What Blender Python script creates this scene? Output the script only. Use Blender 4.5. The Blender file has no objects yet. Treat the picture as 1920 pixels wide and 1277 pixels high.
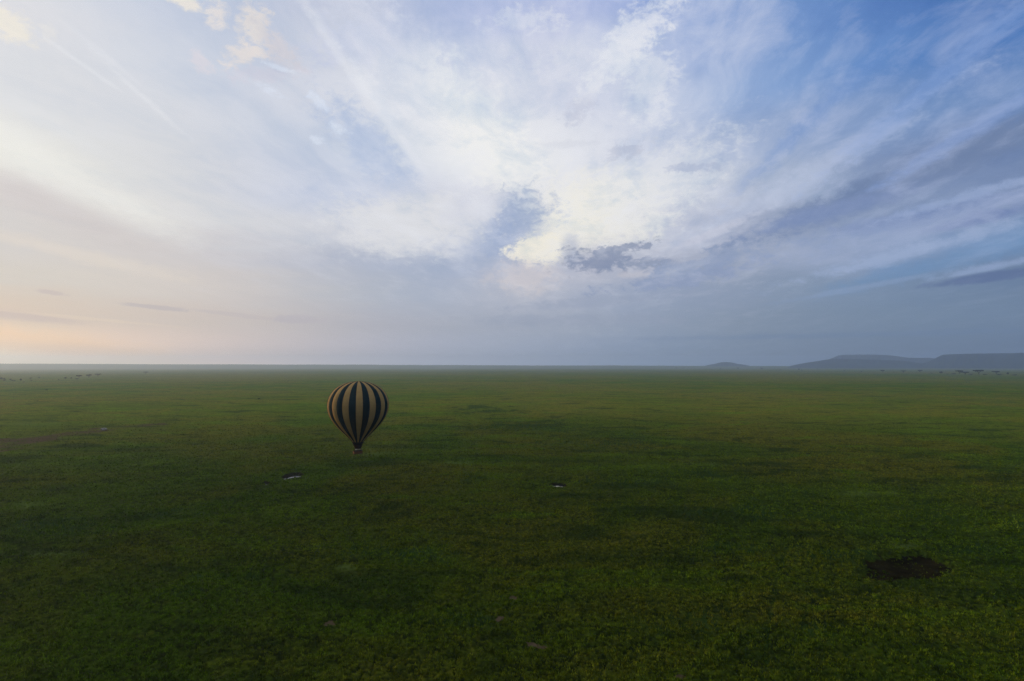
import bpy, bmesh, math, random
import numpy as np
from mathutils import Vector, Matrix

random.seed(7)
rng = np.random.default_rng(7)
scn = bpy.context.scene
C = scn.collection

# ------------------------------------------------------------------ camera
CAM_H = 50.0
PITCH = math.radians(2.55)
FPX = 1066.7                      # focal length in photograph pixels (20 mm on 36 mm)
cam_d = bpy.data.cameras.new('camera')
cam_d.lens = 20.0
cam_d.sensor_width = 36.0
cam_d.clip_start = 0.5
cam_d.clip_end = 60000.0
cam = bpy.data.objects.new('camera', cam_d)
cam.location = (0, 0, CAM_H)
cam.rotation_euler = (math.pi / 2 + PITCH, 0, 0)
C.objects.link(cam)
scn.camera = cam


def ray(px, py):
    x = (px - 960) / FPX
    y = (638.5 - py) / FPX
    c, s = math.cos(PITCH), math.sin(PITCH)
    return np.array((x, c - y * s, s + y * c))


def ground(px, py, z=0.0):
    d = ray(px, py)
    t = (z - CAM_H) / d[2]
    return np.array((d[0] * t, d[1] * t))


def at_depth(px, py, Y):
    d = ray(px, py)
    t = Y / d[1]
    return np.array((d[0] * t, Y, CAM_H + d[2] * t))


def azel(px, py):
    d = ray(px, py)
    d = d / np.linalg.norm(d)
    return math.degrees(math.atan2(d[0], d[1])), math.degrees(math.asin(d[2]))


def lin(rgb):
    return tuple((v / 255 / 12.92) if v / 255 <= 0.04045 else ((v / 255 + 0.055) / 1.055) ** 2.4 for v in rgb)


# ------------------------------------------------------------------ exposure and sampling
scn.view_settings.view_transform = 'Standard'
scn.view_settings.look = 'None'
scn.view_settings.gamma = 1.0
scn.view_settings.use_curve_mapping = False
scn.view_settings.exposure = 0.0
scn.cycles.volume_bounces = 2
scn.cycles.max_bounces = 6
scn.cycles.diffuse_bounces = 2
scn.cycles.use_denoising = True
scn.cycles.denoising_prefilter = 'NONE'

# ------------------------------------------------------------------ sun
SUN_AZ = math.radians(-68.0)      # left of the view axis (+Y)
SUN_EL = math.radians(7.0)
sun_d = bpy.data.lights.new('sun', 'SUN')
sun_d.energy = 2.3
sun_d.angle = math.radians(10)
sun_d.color = (1.0, 0.66, 0.36)
sun = bpy.data.objects.new('sun', sun_d)
sv = Vector((math.sin(SUN_AZ) * math.cos(SUN_EL), math.cos(SUN_AZ) * math.cos(SUN_EL), math.sin(SUN_EL)))
sun.rotation_euler = sv.to_track_quat('Z', 'Y').to_euler()
sun.location = (-200, 100, 200)
C.objects.link(sun)

# ------------------------------------------------------------------ sky
world = bpy.data.worlds.new('World')
scn.world = world
world.use_nodes = True
NT = world.node_tree
NT.nodes.clear()


class G:
    """small node-graph helper"""

    def __init__(self, nt):
        self.nt = nt

    def n(self, kind, **kw):
        nd = self.nt.nodes.new(kind)
        for k, v in kw.items():
            setattr(nd, k, v)
        return nd

    def put(self, sock, v):
        if isinstance(v, bpy.types.NodeSocket):
            self.nt.links.new(v, sock)
        else:
            sock.default_value = v

    def math(self, op, a, b=None, c=None, clamp=False):
        nd = self.n('ShaderNodeMath', operation=op, use_clamp=clamp)
        self.put(nd.inputs[0], a)
        if b is not None:
            self.put(nd.inputs[1], b)
        if c is not None:
            self.put(nd.inputs[2], c)
        return nd.outputs[0]

    def vmath(self, op, a, b=None):
        nd = self.n('ShaderNodeVectorMath', operation=op)
        self.put(nd.inputs[0], a)
        if b is not None:
            self.put(nd.inputs[1], b)
        return nd.outputs['Value'] if op in ('LENGTH', 'DOT_PRODUCT') else nd.outputs[0]

    def smooth(self, v, a, b, lo=0.0, hi=1.0):
        nd = self.n('ShaderNodeMapRange', interpolation_type='SMOOTHSTEP')
        self.put(nd.inputs[0], v)
        for i, q in ((1, a), (2, b), (3, lo), (4, hi)):
            self.put(nd.inputs[i], q)
        return nd.outputs[0]

    def mix(self, f, a, b, blend='MIX'):
        nd = self.n('ShaderNodeMix', data_type='RGBA', blend_type=blend)
        nd.clamp_factor = True
        self.put(nd.inputs[0], f)
        for i, q in ((6, a), (7, b)):
            if isinstance(q, tuple) and len(q) == 3:
                q = q + (1.0,)
            self.put(nd.inputs[i], q)
        return nd.outputs[2]

    def noise(self, vec, scale, detail=4.0, rough=0.5, dist=0.0, color=False):
        nd = self.n('ShaderNodeTexNoise')
        nd.noise_dimensions = '3D'
        self.put(nd.inputs['Vector'], vec)
        nd.inputs['Scale'].default_value = scale
        nd.inputs['Detail'].default_value = detail
        nd.inputs['Roughness'].default_value = rough
        nd.inputs['Distortion'].default_value = dist
        return nd.outputs['Color' if color else 'Fac']

    def xyz(self, x, y, z):
        nd = self.n('ShaderNodeCombineXYZ')
        for i, q in enumerate((x, y, z)):
            self.put(nd.inputs[i], q)
        return nd.outputs[0]


W = G(NT)
tc = W.n('ShaderNodeTexCoord')
dirv = W.vmath('NORMALIZE', tc.outputs['Generated'])
sep = W.n('ShaderNodeSeparateXYZ')
NT.links.new(dirv, sep.inputs[0])
dx, dy, dz = sep.outputs
az = W.math('MULTIPLY', W.math('ARCTAN2', dx, dy), 180 / math.pi)
el = W.math('MULTIPLY', W.math('ARCSINE', dz), 180 / math.pi)
# coordinates on a flat cloud layer, turned so that its second axis runs along the bands of cirrus
den = W.math('ADD', W.math('MAXIMUM', dz, 0.0), 0.07)
FAN = math.radians(9.0)
pu = W.math('DIVIDE', W.math('SUBTRACT', W.math('MULTIPLY', dx, math.cos(FAN)), W.math('MULTIPLY', dy, math.sin(FAN))), den)
pv = W.math('DIVIDE', W.math('ADD', W.math('MULTIPLY', dx, math.sin(FAN)), W.math('MULTIPLY', dy, math.cos(FAN))), den)
plane = W.xyz(pu, pv, 0.0)
turb = W.noise(plane, 1.3, 5, 0.55, color=True)
turb_c = W.vmath('SUBTRACT', turb, (0.5, 0.5, 0.5))
tsep = W.n('ShaderNodeSeparateXYZ')
NT.links.new(turb_c, tsep.inputs[0])
amp = W.smooth(el, 1.0, 14.0)
azw = W.math('MULTIPLY_ADD', W.math('MULTIPLY', tsep.outputs[0], amp), 11.0, az)
elw = W.math('MULTIPLY_ADD', W.math('MULTIPLY', tsep.outputs[1], amp), 6.0, el)

# broad colours of the cloud deck by azimuth (-42..42, every 7 degrees) and elevation
SKY = {
    0.0: [(238, 182, 142), (224, 182, 154), (206, 182, 168), (190, 180, 180), (172, 172, 184), (160, 166, 184), (152, 162, 184), (140, 155, 180), (126, 146, 174), (117, 136, 160), (108, 128, 154), (101, 123, 151), (95, 118, 150)],
    1.5: [(240, 202, 170), (226, 196, 173), (208, 188, 180), (190, 180, 182), (175, 174, 187), (162, 168, 187), (155, 165, 186), (143, 157, 182), (128, 147, 175), (121, 139, 163), (112, 131, 157), (105, 126, 153), (98, 121, 152)],
    4.0: [(220, 199, 180), (217, 200, 186), (212, 198, 190), (200, 192, 192), (180, 180, 192), (172, 177, 192), (165, 173, 192), (160, 170, 190), (145, 160, 185), (134, 149, 171), (122, 141, 167), (115, 136, 163), (108, 131, 162)],
    7.0: [(214, 206, 197), (220, 211, 202), (215, 205, 200), (200, 198, 202), (182, 187, 200), (172, 182, 203), (190, 192, 205), (176, 183, 202), (152, 165, 192), (142, 156, 181), (130, 149, 176), (116, 139, 170), (101, 124, 159)],
    10.0: [(214, 209, 206), (216, 208, 204), (209, 205, 208), (196, 198, 210), (176, 184, 204), (168, 180, 205), (180, 188, 210), (198, 198, 210), (178, 183, 203), (163, 172, 194), (154, 168, 197), (140, 159, 195), (117, 149, 192)],
    13.0: [(218, 212, 210), (232, 230, 226), (222, 221, 223), (212, 214, 222), (215, 216, 225), (205, 210, 225), (160, 178, 214), (243, 240, 232), (205, 210, 228), (172, 180, 203), (144, 158, 187), (135, 154, 190), (120, 140, 179)],
    17.0: [(240, 238, 230), (224, 224, 224), (214, 216, 224), (205, 211, 228), (200, 209, 230), (222, 223, 232), (214, 217, 231), (244, 243, 240), (222, 226, 236), (188, 197, 218), (164, 180, 208), (125, 145, 184), (106, 129, 172)],
    21.0: [(223, 225, 229), (222, 223, 228), (214, 218, 228), (205, 212, 228), (194, 205, 225), (240, 241, 243), (244, 244, 244), (228, 230, 238), (215, 220, 236), (169, 185, 216), (146, 167, 206), (122, 151, 198), (94, 133, 188)],
    25.0: [(230, 228, 230), (217, 221, 230), (206, 213, 228), (212, 216, 229), (223, 226, 235), (238, 239, 243), (225, 227, 238), (208, 214, 233), (215, 220, 236), (152, 178, 220), (118, 154, 208), (89, 134, 197), (70, 119, 187)],
    29.0: [(217, 222, 231), (207, 213, 229), (193, 203, 224), (210, 214, 228), (216, 220, 232), (210, 216, 236), (222, 225, 238), (220, 224, 237), (185, 198, 230), (138, 165, 214), (104, 144, 203), (74, 118, 186), (58, 105, 174)],
    33.0: [(208, 215, 229), (193, 203, 224), (189, 198, 221), (202, 206, 225), (198, 205, 225), (190, 200, 232), (195, 203, 233), (185, 195, 230), (150, 172, 222), (123, 155, 209), (94, 137, 199), (68, 113, 182), (53, 101, 171)],
}
rampfac = W.math('MULTIPLY_ADD', azw, 1 / 360, 0.5)


def after(vec, col):
    """vec, but evaluated only once col is known (keeps the shader's stack small)"""
    nd = W.n('ShaderNodeVectorMath', operation='MULTIPLY_ADD')
    NT.links.new(col, nd.inputs[0])
    nd.inputs[1].default_value = (1e-9, 1e-9, 1e-9)
    NT.links.new(vec, nd.inputs[2])
    return nd.outputs[0]


def ramp(cols, fac, e):
    nd = W.n('ShaderNodeValToRGB')
    cr = nd.color_ramp
    cr.interpolation = 'B_SPLINE'
    g0, g1 = LOW_GAIN.get(e, (1.0, 1.0))
    cl = [np.array(lin(c)) * (g0 + (g1 - g0) * i / 12) for i, c in enumerate(cols)]
    left, right = cl[0], cl[-1]
    back = 0.55 * right + 0.45 * np.array(lin((165, 178, 208)))
    stops = [(-180, back), (-130, 0.6 * back + 0.4 * left), (-90, 0.25 * back + 0.75 * left), (-58, left)]
    stops += [(-42 + 7 * i, c) for i, c in enumerate(cl)]
    stops += [(58, right), (100, right), (150, back), (180, back)]
    while len(cr.elements) < len(stops):
        cr.elements.new(0.5)
    for elem, (a, c) in zip(cr.elements, stops):
        elem.position = a / 360 + 0.5
        elem.color = (float(c[0]), float(c[1]), float(c[2]), 1)
    NT.links.new(fac, nd.inputs[0])
    return nd.outputs[0]


LOW_GAIN = {0.0: (1.8, 1.06), 1.5: (1.32, 1.02)}      # the brightest air lies right on the horizon towards the sun
els = sorted(SKY)
deck = ramp(SKY[els[0]], rampfac, els[0])
pair = W.xyz(rampfac, elw, 0.0)
for a, b in zip(els[:-1], els[1:]):
    nd = W.n('ShaderNodeMapRange', interpolation_type='SMOOTHSTEP')
    ps = W.n('ShaderNodeSeparateXYZ')
    NT.links.new(after(pair, deck), ps.inputs[0])
    NT.links.new(ps.outputs[1], nd.inputs[0])
    nd.inputs[1].default_value, nd.inputs[2].default_value = a, b
    deck = W.mix(nd.outputs[0], deck, ramp(SKY[b], ps.outputs[0], b))
deck = W.mix(W.smooth(elw, 33, 60), deck, lin((206, 213, 230)))

# single clouds: (x, y) in the photograph turned into a direction, half sizes, tilt, colour, strength, raggedness, softness
ang = W.xyz(W.math('MULTIPLY', az, 0.62), el, 0.0)
fine = W.math('ADD', W.math('MULTIPLY', W.math('SUBTRACT', W.noise(ang, 0.5, 3, 0.55), 0.5), 0.7),
              W.math('MULTIPLY', W.math('SUBTRACT', W.noise(ang, 1.5, 5, 0.66, 0.4), 0.5), 1.0))
azf = W.math('MULTIPLY_ADD', tsep.outputs[2], 1.2, az)
pos2 = W.xyz(azf, el, 0.0)


def cloud(col, px, py, rx, ry, tilt, rgb, k=1.0, rag=1.2, soft=0.9):
    a0, e0 = azel(px, py)
    sx = abs(azel(px + rx, py)[0] - azel(px - rx, py)[0]) / 2
    sy = abs(azel(px, py - ry)[1] - azel(px, py + ry)[1]) / 2
    nd = W.n('ShaderNodeMapping', vector_type='TEXTURE')
    NT.links.new(after(pos2, col), nd.inputs[0])
    nd.inputs['Location'].default_value = (a0, e0, 0)
    nd.inputs['Rotation'].default_value = (0, 0, math.radians(tilt))
    nd.inputs['Scale'].default_value = (sx, sy, 1)
    d = W.vmath('LENGTH', nd.outputs[0])
    d = W.math('MULTIPLY_ADD', fine, rag * 2, d)
    f = W.smooth(d, 1.0 + soft * 0.5, 1.0 - soft * 0.5, 0.0, k)
    return W.mix(f, col, lin(rgb))


CLOUDS = [
    # the big bright mass and its gaps
    (1100, 400, 120, 62, 0, (248, 244, 232), 0.9, 0.9, 1.3),
    (1230, 350, 130, 60, 20, (236, 237, 240), 0.6, 1.2, 1.3),
    (860, 210, 130, 70, -35, (245, 245, 246), 0.7, 1.2, 1.4),
    (930, 290, 120, 50, -40, (247, 246, 243), 0.7, 1.2, 1.4),
    (955, 418, 72, 42, 30, (156, 173, 208), 0.75, 1.5, 1.2),
    (690, 272, 95, 40, -40, (178, 194, 224), 0.75, 1.3, 1.4),
    (770, 420, 135, 52, 3, (229, 229, 232), 0.85, 0.9, 1.1),
    (885, 398, 55, 26, 10, (220, 222, 232), 0.7, 1.3, 0.8),
    (1012, 468, 52, 27, 0, (249, 243, 228), 0.95, 1.1, 0.7),
    (985, 520, 56, 26, 0, (220, 211, 212), 0.65, 1.2, 1.4),
    (1070, 468, 16, 26, 0, (176, 184, 206), 0.6, 0.8, 1.0),
    # grey scud in front of it
    (1128, 490, 60, 23, 0, (136, 147, 176), 0.88, 2.1, 1.0),
    (1205, 494, 50, 11, 2, (138, 150, 178), 0.88, 2.1, 1.0),
    (1165, 468, 60, 9, 6, (146, 156, 182), 0.9, 2.0, 0.7),
    (1190, 515, 50, 6, 0, (206, 201, 208), 0.45, 1.4, 1.2),
    (1290, 518, 115, 15, 8, (144, 158, 191), 0.9, 1.9, 0.9),
    (1330, 490, 95, 19, 14, (150, 164, 195), 0.75, 2.2, 0.9),
    (1110, 566, 140, 9, 4, (152, 163, 188), 0.5, 1.2, 1.0),
    (1080, 600, 180, 10, 0, (150, 160, 184), 0.4, 1.2, 1.0),
    (1180, 280, 36, 13, 8, (192, 197, 216), 0.6, 2.4, 1.0),
    (1088, 206, 28, 19, 20, (196, 200, 219), 0.5, 2.4, 1.1),
    (1300, 313, 44, 10, -6, (176, 186, 213), 0.6, 2.2, 1.0),
    (1070, 270, 40, 6, 0, (212, 215, 226), 0.4, 2.2, 1.2),
    # upper middle
    (690, 70, 110, 40, 15, (198, 205, 231), 0.5, 1.6, 1.2),
    (1010, 75, 50, 45, 60, (206, 211, 233), 0.5, 1.6, 1.2),
    (1180, 80, 95, 38, 35, (237, 239, 245), 0.7, 1.5, 1.2),
    (1215, 150, 45, 70, 0, (236, 238, 244), 0.6, 1.5, 1.2),
    (980, 40, 60, 20, 0, (230, 233, 243), 0.5, 1.6, 1.0),
    # cream puffs at the upper left
    (478, 52, 27, 40, 20, (242, 232, 224), 0.9, 1.5, 1.2),
    (458, 98, 36, 16, 30, (240, 230, 224), 0.9, 1.5, 1.2),
    (520, 86, 46, 22, -35, (224, 217, 220), 0.75, 1.6, 1.5),
    (350, 6, 42, 12, -12, (243, 235, 224), 0.9, 1.5, 1.2),
    (404, 24, 20, 22, 30, (238, 230, 226), 0.9, 1.5, 1.2),
    (378, 116, 17, 13, -40, (224, 220, 228), 0.8, 1.8, 1.2),
    (498, 140, 48, 14, 12, (214, 213, 226), 0.7, 1.8, 1.2),
    (18, 52, 42, 24, -30, (245, 238, 224), 0.85, 1.5, 1.3),
    (90, 64, 14, 15, -50, (236, 233, 230), 0.6, 1.8, 1.3),
    (524, 128, 28, 4, -6, (228, 234, 246), 0.75, 2.4, 1.6),
    (508, 168, 24, 6, -14, (222, 229, 244), 0.75, 2.4, 1.6),
    (596, 188, 20, 8, -25, (226, 233, 247), 0.75, 2.4, 1.6),
    (636, 244, 13, 12, 0, (228, 235, 247), 0.75, 2.4, 1.6),
    (594, 261, 12, 6, 0, (220, 228, 243), 0.75, 2.4, 1.6),
    # long streaks
    (640, 110, 140, 10, -47, (236, 238, 244), 0.42, 1.3, 1.7),
    (735, 235, 90, 9, -50, (234, 236, 243), 0.5, 1.0, 1.5),
    (720, 110, 130, 60, -47, (226, 229, 240), 0.45, 1.3, 1.5),
    (705, 180, 60, 16, -45, (236, 238, 244), 0.5, 0.9, 1.4),
    (150, 118, 75, 4, -25, (236, 237, 241), 0.45, 0.8, 1.6),
    (262, 176, 80, 5, -34, (236, 237, 241), 0.45, 1.3, 1.8),
    (200, 108, 70, 6, -30, (234, 235, 240), 0.4, 0.9, 1.6),
    (90, 310, 230, 30, -24, (244, 243, 236), 0.6, 0.7, 2.0),
    (215, 375, 90, 10, -20, (240, 238, 233), 0.5, 0.6, 1.4),
    (95, 390, 190, 24, -18, (212, 204, 203), 0.7, 0.5, 1.6),
    (60, 210, 150, 14, -24, (230, 231, 233), 0.5, 0.6, 1.5),
    (160, 480, 180, 12, -10, (232, 220, 206), 0.5, 0.7, 1.4),
    # low bands at the left
    (40, 592, 100, 8, -5, (206, 187, 180), 0.85, 0.6, 1.2),
    (95, 549, 26, 4, -6, (203, 188, 184), 0.8, 0.8, 0.9),
    (300, 577, 60, 3.5, -4, (194, 183, 184), 0.8, 0.8, 0.9),
    (440, 590, 90, 4, -5, (198, 187, 188), 0.6, 0.9, 0.9),
    (560, 599, 44, 7, 0, (188, 181, 189), 0.7, 1.0, 0.9),
    (160, 597, 150, 3, -4, (232, 212, 190), 0.5, 0.7, 1.0),
    (10, 634, 230, 20, -5, (254, 212, 170), 0.9, 0.6, 1.8),
    (130, 655, 150, 9, -3, (240, 204, 172), 0.6, 0.5, 1.5),
    # right-hand bands
    (1700, 335, 310, 28, 15, (112, 132, 170), 0.95, 0.8, 1.1),
    (1560, 395, 150, 16, 10, (132, 150, 192), 0.7, 0.8, 1.2),
    (1730, 405, 190, 16, 6, (104, 128, 182), 0.55, 1.0, 1.1),
    (1840, 408, 90, 10, 8, (98, 120, 174), 0.8, 1.2, 0.9),
    (1800, 372, 130, 10, 10, (160, 178, 216), 0.6, 1.0, 1.1),
    (1480, 350, 220, 20, 24, (190, 201, 226), 0.5, 1.4, 1.6),
    (1690, 430, 220, 24, 8, (158, 173, 207), 0.55, 1.3, 1.6),
    (1760, 493, 200, 17, 11, (100, 144, 193), 0.55, 0.9, 1.6),
    (1700, 474, 180, 10, 12, (160, 178, 213), 0.7, 1.4, 1.5),
    (1610, 540, 150, 5, 8, (136, 157, 192), 0.6, 0.8, 1.2),
    (1850, 503, 100, 6, 9, (146, 166, 204), 0.75, 1.1, 1.4),
    (1860, 519, 120, 9, 4, (90, 111, 154), 0.95, 0.6, 0.7),
    (1540, 205, 190, 16, 38, (104, 144, 206), 0.4, 1.4, 1.6),
    (1760, 150, 230, 20, 33, (126, 158, 214), 0.5, 1.2, 1.4),
    (1830, 240, 200, 14, 25, (128, 156, 210), 0.55, 1.1, 1.3),
    (1330, 440, 90, 8, 20, (204, 206, 222), 0.6, 1.1, 1.0),
    (1600, 628, 420, 5, 0, (100, 126, 164), 0.4, 0.6, 1.4),
]
SECTORS = [(-62, -24), (-24, -5), (-5, 16), (16, 62)]


def reach(c):
    """azimuths a cloud can touch"""
    k = 1.0 + c[7] * 0.6 + c[8] * 0.5
    t = math.radians(c[4])
    w = math.hypot(c[2] * math.cos(t), c[3] * math.sin(t)) * k
    return azel(c[0] - w, c[1])[0] - 0.8, azel(c[0] + w, c[1])[0] + 0.8


# streaky cirrus grain over the whole deck
sv1 = W.xyz(W.math('MULTIPLY_ADD', tsep.outputs[0], 0.55, W.math('MULTIPLY', pu, 1.7)),
            W.math('MULTIPLY_ADD', tsep.outputs[1], 0.5, W.math('MULTIPLY', pv, 0.42)), 3.0)
st1 = W.noise(sv1, 2.4, 8, 0.6, 0.3)
sv2 = W.xyz(W.math('MULTIPLY', pu, 3.2), W.math('MULTIPLY', pv, 2.0), 9.0)
st2 = W.noise(sv2, 1.9, 8, 0.66, 0.5)
grain = W.math('ADD', W.math('MULTIPLY', W.math('SUBTRACT', st1, 0.5), 1.5), W.math('MULTIPLY', W.math('SUBTRACT', st2, 0.5), 1.1))
where = W.math('MULTIPLY', W.math('MULTIPLY', W.smooth(az, -40, 8, 0.25, 1.0), W.smooth(az, 16, 40, 1.0, 0.75)), W.smooth(el, 3, 18, 0.12, 1.0))
gain = W.math('MULTIPLY', grain, where)
pos_g = W.math('MULTIPLY', W.math('MAXIMUM', gain, 0.0), 1.35, clamp=True)
neg_g = W.math('MULTIPLY', W.math('MAXIMUM', W.math('MULTIPLY', gain, -1.0), 0.0), 2.1, clamp=True)


def deck_shader(col):
    col = W.mix(pos_g, col, W.mix(W.smooth(az, 10, 36), lin((240, 241, 248)), lin((186, 198, 230))))
    col = W.mix(neg_g, col, W.mix(1.0, col, (0.66, 0.76, 0.88), 'MULTIPLY'))
    hs = W.n('ShaderNodeHueSaturation')
    hs.inputs['Saturation'].default_value = 0.97
    NT.links.new(col, hs.inputs['Color'])
    bg = W.n('ShaderNodeBackground')
    NT.links.new(hs.outputs[0], bg.inputs[0])
    bg.inputs[1].default_value = 1.0
    return bg.outputs[0]


def mix_shader(f, a, b):
    nd = W.n('ShaderNodeMixShader')
    W.put(nd.inputs[0], f)
    NT.links.new(a, nd.inputs[1])
    NT.links.new(b, nd.inputs[2])
    return nd.outputs[0]


# the single clouds are only worked out in the stretch of sky that holds them (pure speed: the deck is the same function everywhere)
sky_sh = deck_shader(deck)
low = W.math('LESS_THAN', el, 40.0)
for lo, hi in SECTORS:
    col = deck
    for c in CLOUDS:
        r0, r1 = reach(c)
        if r1 > lo and r0 < hi:
            col = cloud(col, *c)
    f = W.math('MULTIPLY', W.math('MULTIPLY', W.math('GREATER_THAN', az, float(lo)), W.math('LESS_THAN', W.math('SUBTRACT', az, 0.0001), float(hi))), low)
    sky_sh = mix_shader(f, sky_sh, deck_shader(col))

nish = W.n('ShaderNodeTexSky')
nish.sky_type = 'NISHITA'
nish.sun_disc = False
nish.sun_elevation = SUN_EL
nish.sun_rotation = SUN_AZ
bg_clear = W.n('ShaderNodeBackground')
NT.links.new(nish.outputs[0], bg_clear.inputs[0])
bg_clear.inputs[1].default_value = 0.1
wo = W.n('ShaderNodeOutputWorld')
NT.links.new(mix_shader(0.95, bg_clear.outputs[0], sky_sh), wo.inputs[0])      # the cloud deck covers 95 % of the clear sky


# ------------------------------------------------------------------ helpers
def tag(o, label=None, cat=None, group=None, kind=None):
    if label:
        o['label'] = label
    if cat:
        o['category'] = cat
    if group:
        o['group'] = group
    if kind:
        o['kind'] = kind
    return o


def link(name, me, mat=None, parent=None):
    o = bpy.data.objects.new(name, me)
    C.objects.link(o)
    if mat is not None:
        me.materials.append(mat)
    if parent is not None:
        o.parent = parent
    return o


def empty(name, loc, rz=0.0):
    o = bpy.data.objects.new(name, None)
    o.location = loc
    o.rotation_euler = (0, 0, rz)
    C.objects.link(o)
    return o


def mesh_np(name, co, quads=None, tris=None, smooth=True):
    me = bpy.data.meshes.new(name)
    faces = []
    nl = 0
    co = np.asarray(co, np.float32)
    me.vertices.add(len(co))
    me.vertices.foreach_set('co', co.ravel())
    idx, start, pos = [], [], 0
    if quads is not None and len(quads):
        q = np.asarray(quads, np.int32)
        idx.append(q.ravel())
        start.append(pos + np.arange(len(q)) * 4)
        pos += q.size
    if tris is not None and len(tris):
        t = np.asarray(tris, np.int32)
        idx.append(t.ravel())
        start.append(pos + np.arange(len(t)) * 3)
        pos += t.size
    idx = np.concatenate(idx)
    start = np.concatenate(start)
    me.loops.add(len(idx))
    me.loops.foreach_set('vertex_index', idx.astype(np.int32))
    me.polygons.add(len(start))
    me.polygons.foreach_set('loop_start', start.astype(np.int32))
    me.update(calc_edges=True)
    me.polygons.foreach_set('use_smooth', np.full(len(start), smooth, dtype=bool))
    return me


def attr(me, name, vals):
    a = me.attributes.new(name, 'FLOAT', 'POINT')
    a.data.foreach_set('value', np.asarray(vals, np.float32))


def bm_mesh(name, bm, smooth=False):
    me = bpy.data.meshes.new(name)
    bm.normal_update()
    bm.to_mesh(me)
    bm.free()
    if smooth:
        me.polygons.foreach_set('use_smooth', np.ones(len(me.polygons), bool))
    return me


def hash2(ix, iy, seed):
    h = (ix.astype(np.int64) * 374761393 + iy.astype(np.int64) * 668265263 + seed * 974634777) & 0xFFFFFFFF
    h = ((h ^ (h >> 13)) * 1274126177) & 0xFFFFFFFF
    h = (h ^ (h >> 16)) & 0xFFFFFFFF
    return h


def pnoise(x, y, seed=0):
    """2-D gradient noise, about -0.7..0.7"""
    x0 = np.floor(x)
    y0 = np.floor(y)
    fx, fy = x - x0, y - y0
    ux = fx * fx * fx * (fx * (fx * 6 - 15) + 10)
    uy = fy * fy * fy * (fy * (fy * 6 - 15) + 10)

    def g(ix, iy, ax, ay):
        a = hash2(ix, iy, seed) * (2 * math.pi / 4294967296.0)
        return np.cos(a) * ax + np.sin(a) * ay
    n00 = g(x0, y0, fx, fy)
    n10 = g(x0 + 1, y0, fx - 1, fy)
    n01 = g(x0, y0 + 1, fx, fy - 1)
    n11 = g(x0 + 1, y0 + 1, fx - 1, fy - 1)
    return (n00 * (1 - ux) + n10 * ux) * (1 - uy) + (n01 * (1 - ux) + n11 * ux) * uy


def fbm(x, y, octs, seed=0, gain=0.5):
    s, a = 0, 1.0
    for i in range(octs):
        s = s + a * pnoise(x * 2 ** i + 17.3 * i, y * 2 ** i - 9.1 * i, seed + i)
        a *= gain
    return s


def sstep(a, b, v):
    t = np.clip((v - a) / (b - a), 0, 1)
    return t * t * (3 - 2 * t)


def poly_sdf(x, y, poly):
    """signed distance to a closed polygon, negative inside"""
    p = np.asarray(poly, float)
    d2 = np.full(x.shape, 1e18)
    ins = np.zeros(x.shape, bool)
    n = len(p)
    for i in range(n):
        a, b = p[i], p[(i + 1) % n]
        e = b - a
        wx, wy = x - a[0], y - a[1]
        t = np.clip((wx * e[0] + wy * e[1]) / (e @ e + 1e-12), 0, 1)
        d2 = np.minimum(d2, (wx - e[0] * t) ** 2 + (wy - e[1] * t) ** 2)
        cnd = (a[1] > y) != (b[1] > y)
        with np.errstate(divide='ignore', invalid='ignore'):
            xi = a[0] + (y - a[1]) * e[0] / (e[1] if abs(e[1]) > 1e-12 else 1e-12)
        ins ^= cnd & (x < xi)
    d = np.sqrt(d2)
    return np.where(ins, -d, d)


def line_dist(x, y, pts):
    d2 = np.full(x.shape, 1e18)
    for a, b in zip(pts[:-1], pts[1:]):
        e = b - a
        wx, wy = x - a[0], y - a[1]
        t = np.clip((wx * e[0] + wy * e[1]) / (e @ e), 0, 1)
        d2 = np.minimum(d2, (wx - e[0] * t) ** 2 + (wy - e[1] * t) ** 2)
    return np.sqrt(d2)


def gp(pts):
    return np.array([ground(*q) for q in pts])


# ------------------------------------------------------------------ materials
def principled(name, col, rough=0.8, spec=0.2, metal=0.0):
    m = bpy.data.materials.new(name)
    m.use_nodes = True
    b = m.node_tree.nodes['Principled BSDF']
    b.inputs['Base Color'].default_value = (*col, 1)
    b.inputs['Roughness'].default_value = rough
    b.inputs['Specular IOR Level'].default_value = spec
    b.inputs['Metallic'].default_value = metal
    return m


def noisy(name, c1, c2, scale, rough=0.8, spec=0.2, detail=5, bump=0.0, coord='Object', bscale=None):
    m = principled(name, c1, rough, spec)
    g = G(m.node_tree)
    t = g.n('ShaderNodeTexCoord').outputs[coord]
    f = g.noise(t, scale, detail, 0.6)
    f = g.smooth(f, 0.3, 0.7)
    b = m.node_tree.nodes['Principled BSDF']
    g.put(b.inputs['Base Color'], g.mix(f, c1, c2))
    if bump:
        bn = g.n('ShaderNodeBump')
        bn.inputs['Strength'].default_value = bump
        g.put(bn.inputs['Height'], g.noise(t, bscale or scale * 3, 4, 0.6))
        g.nt.links.new(bn.outputs[0], b.inputs['Normal'])
    return m


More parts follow.
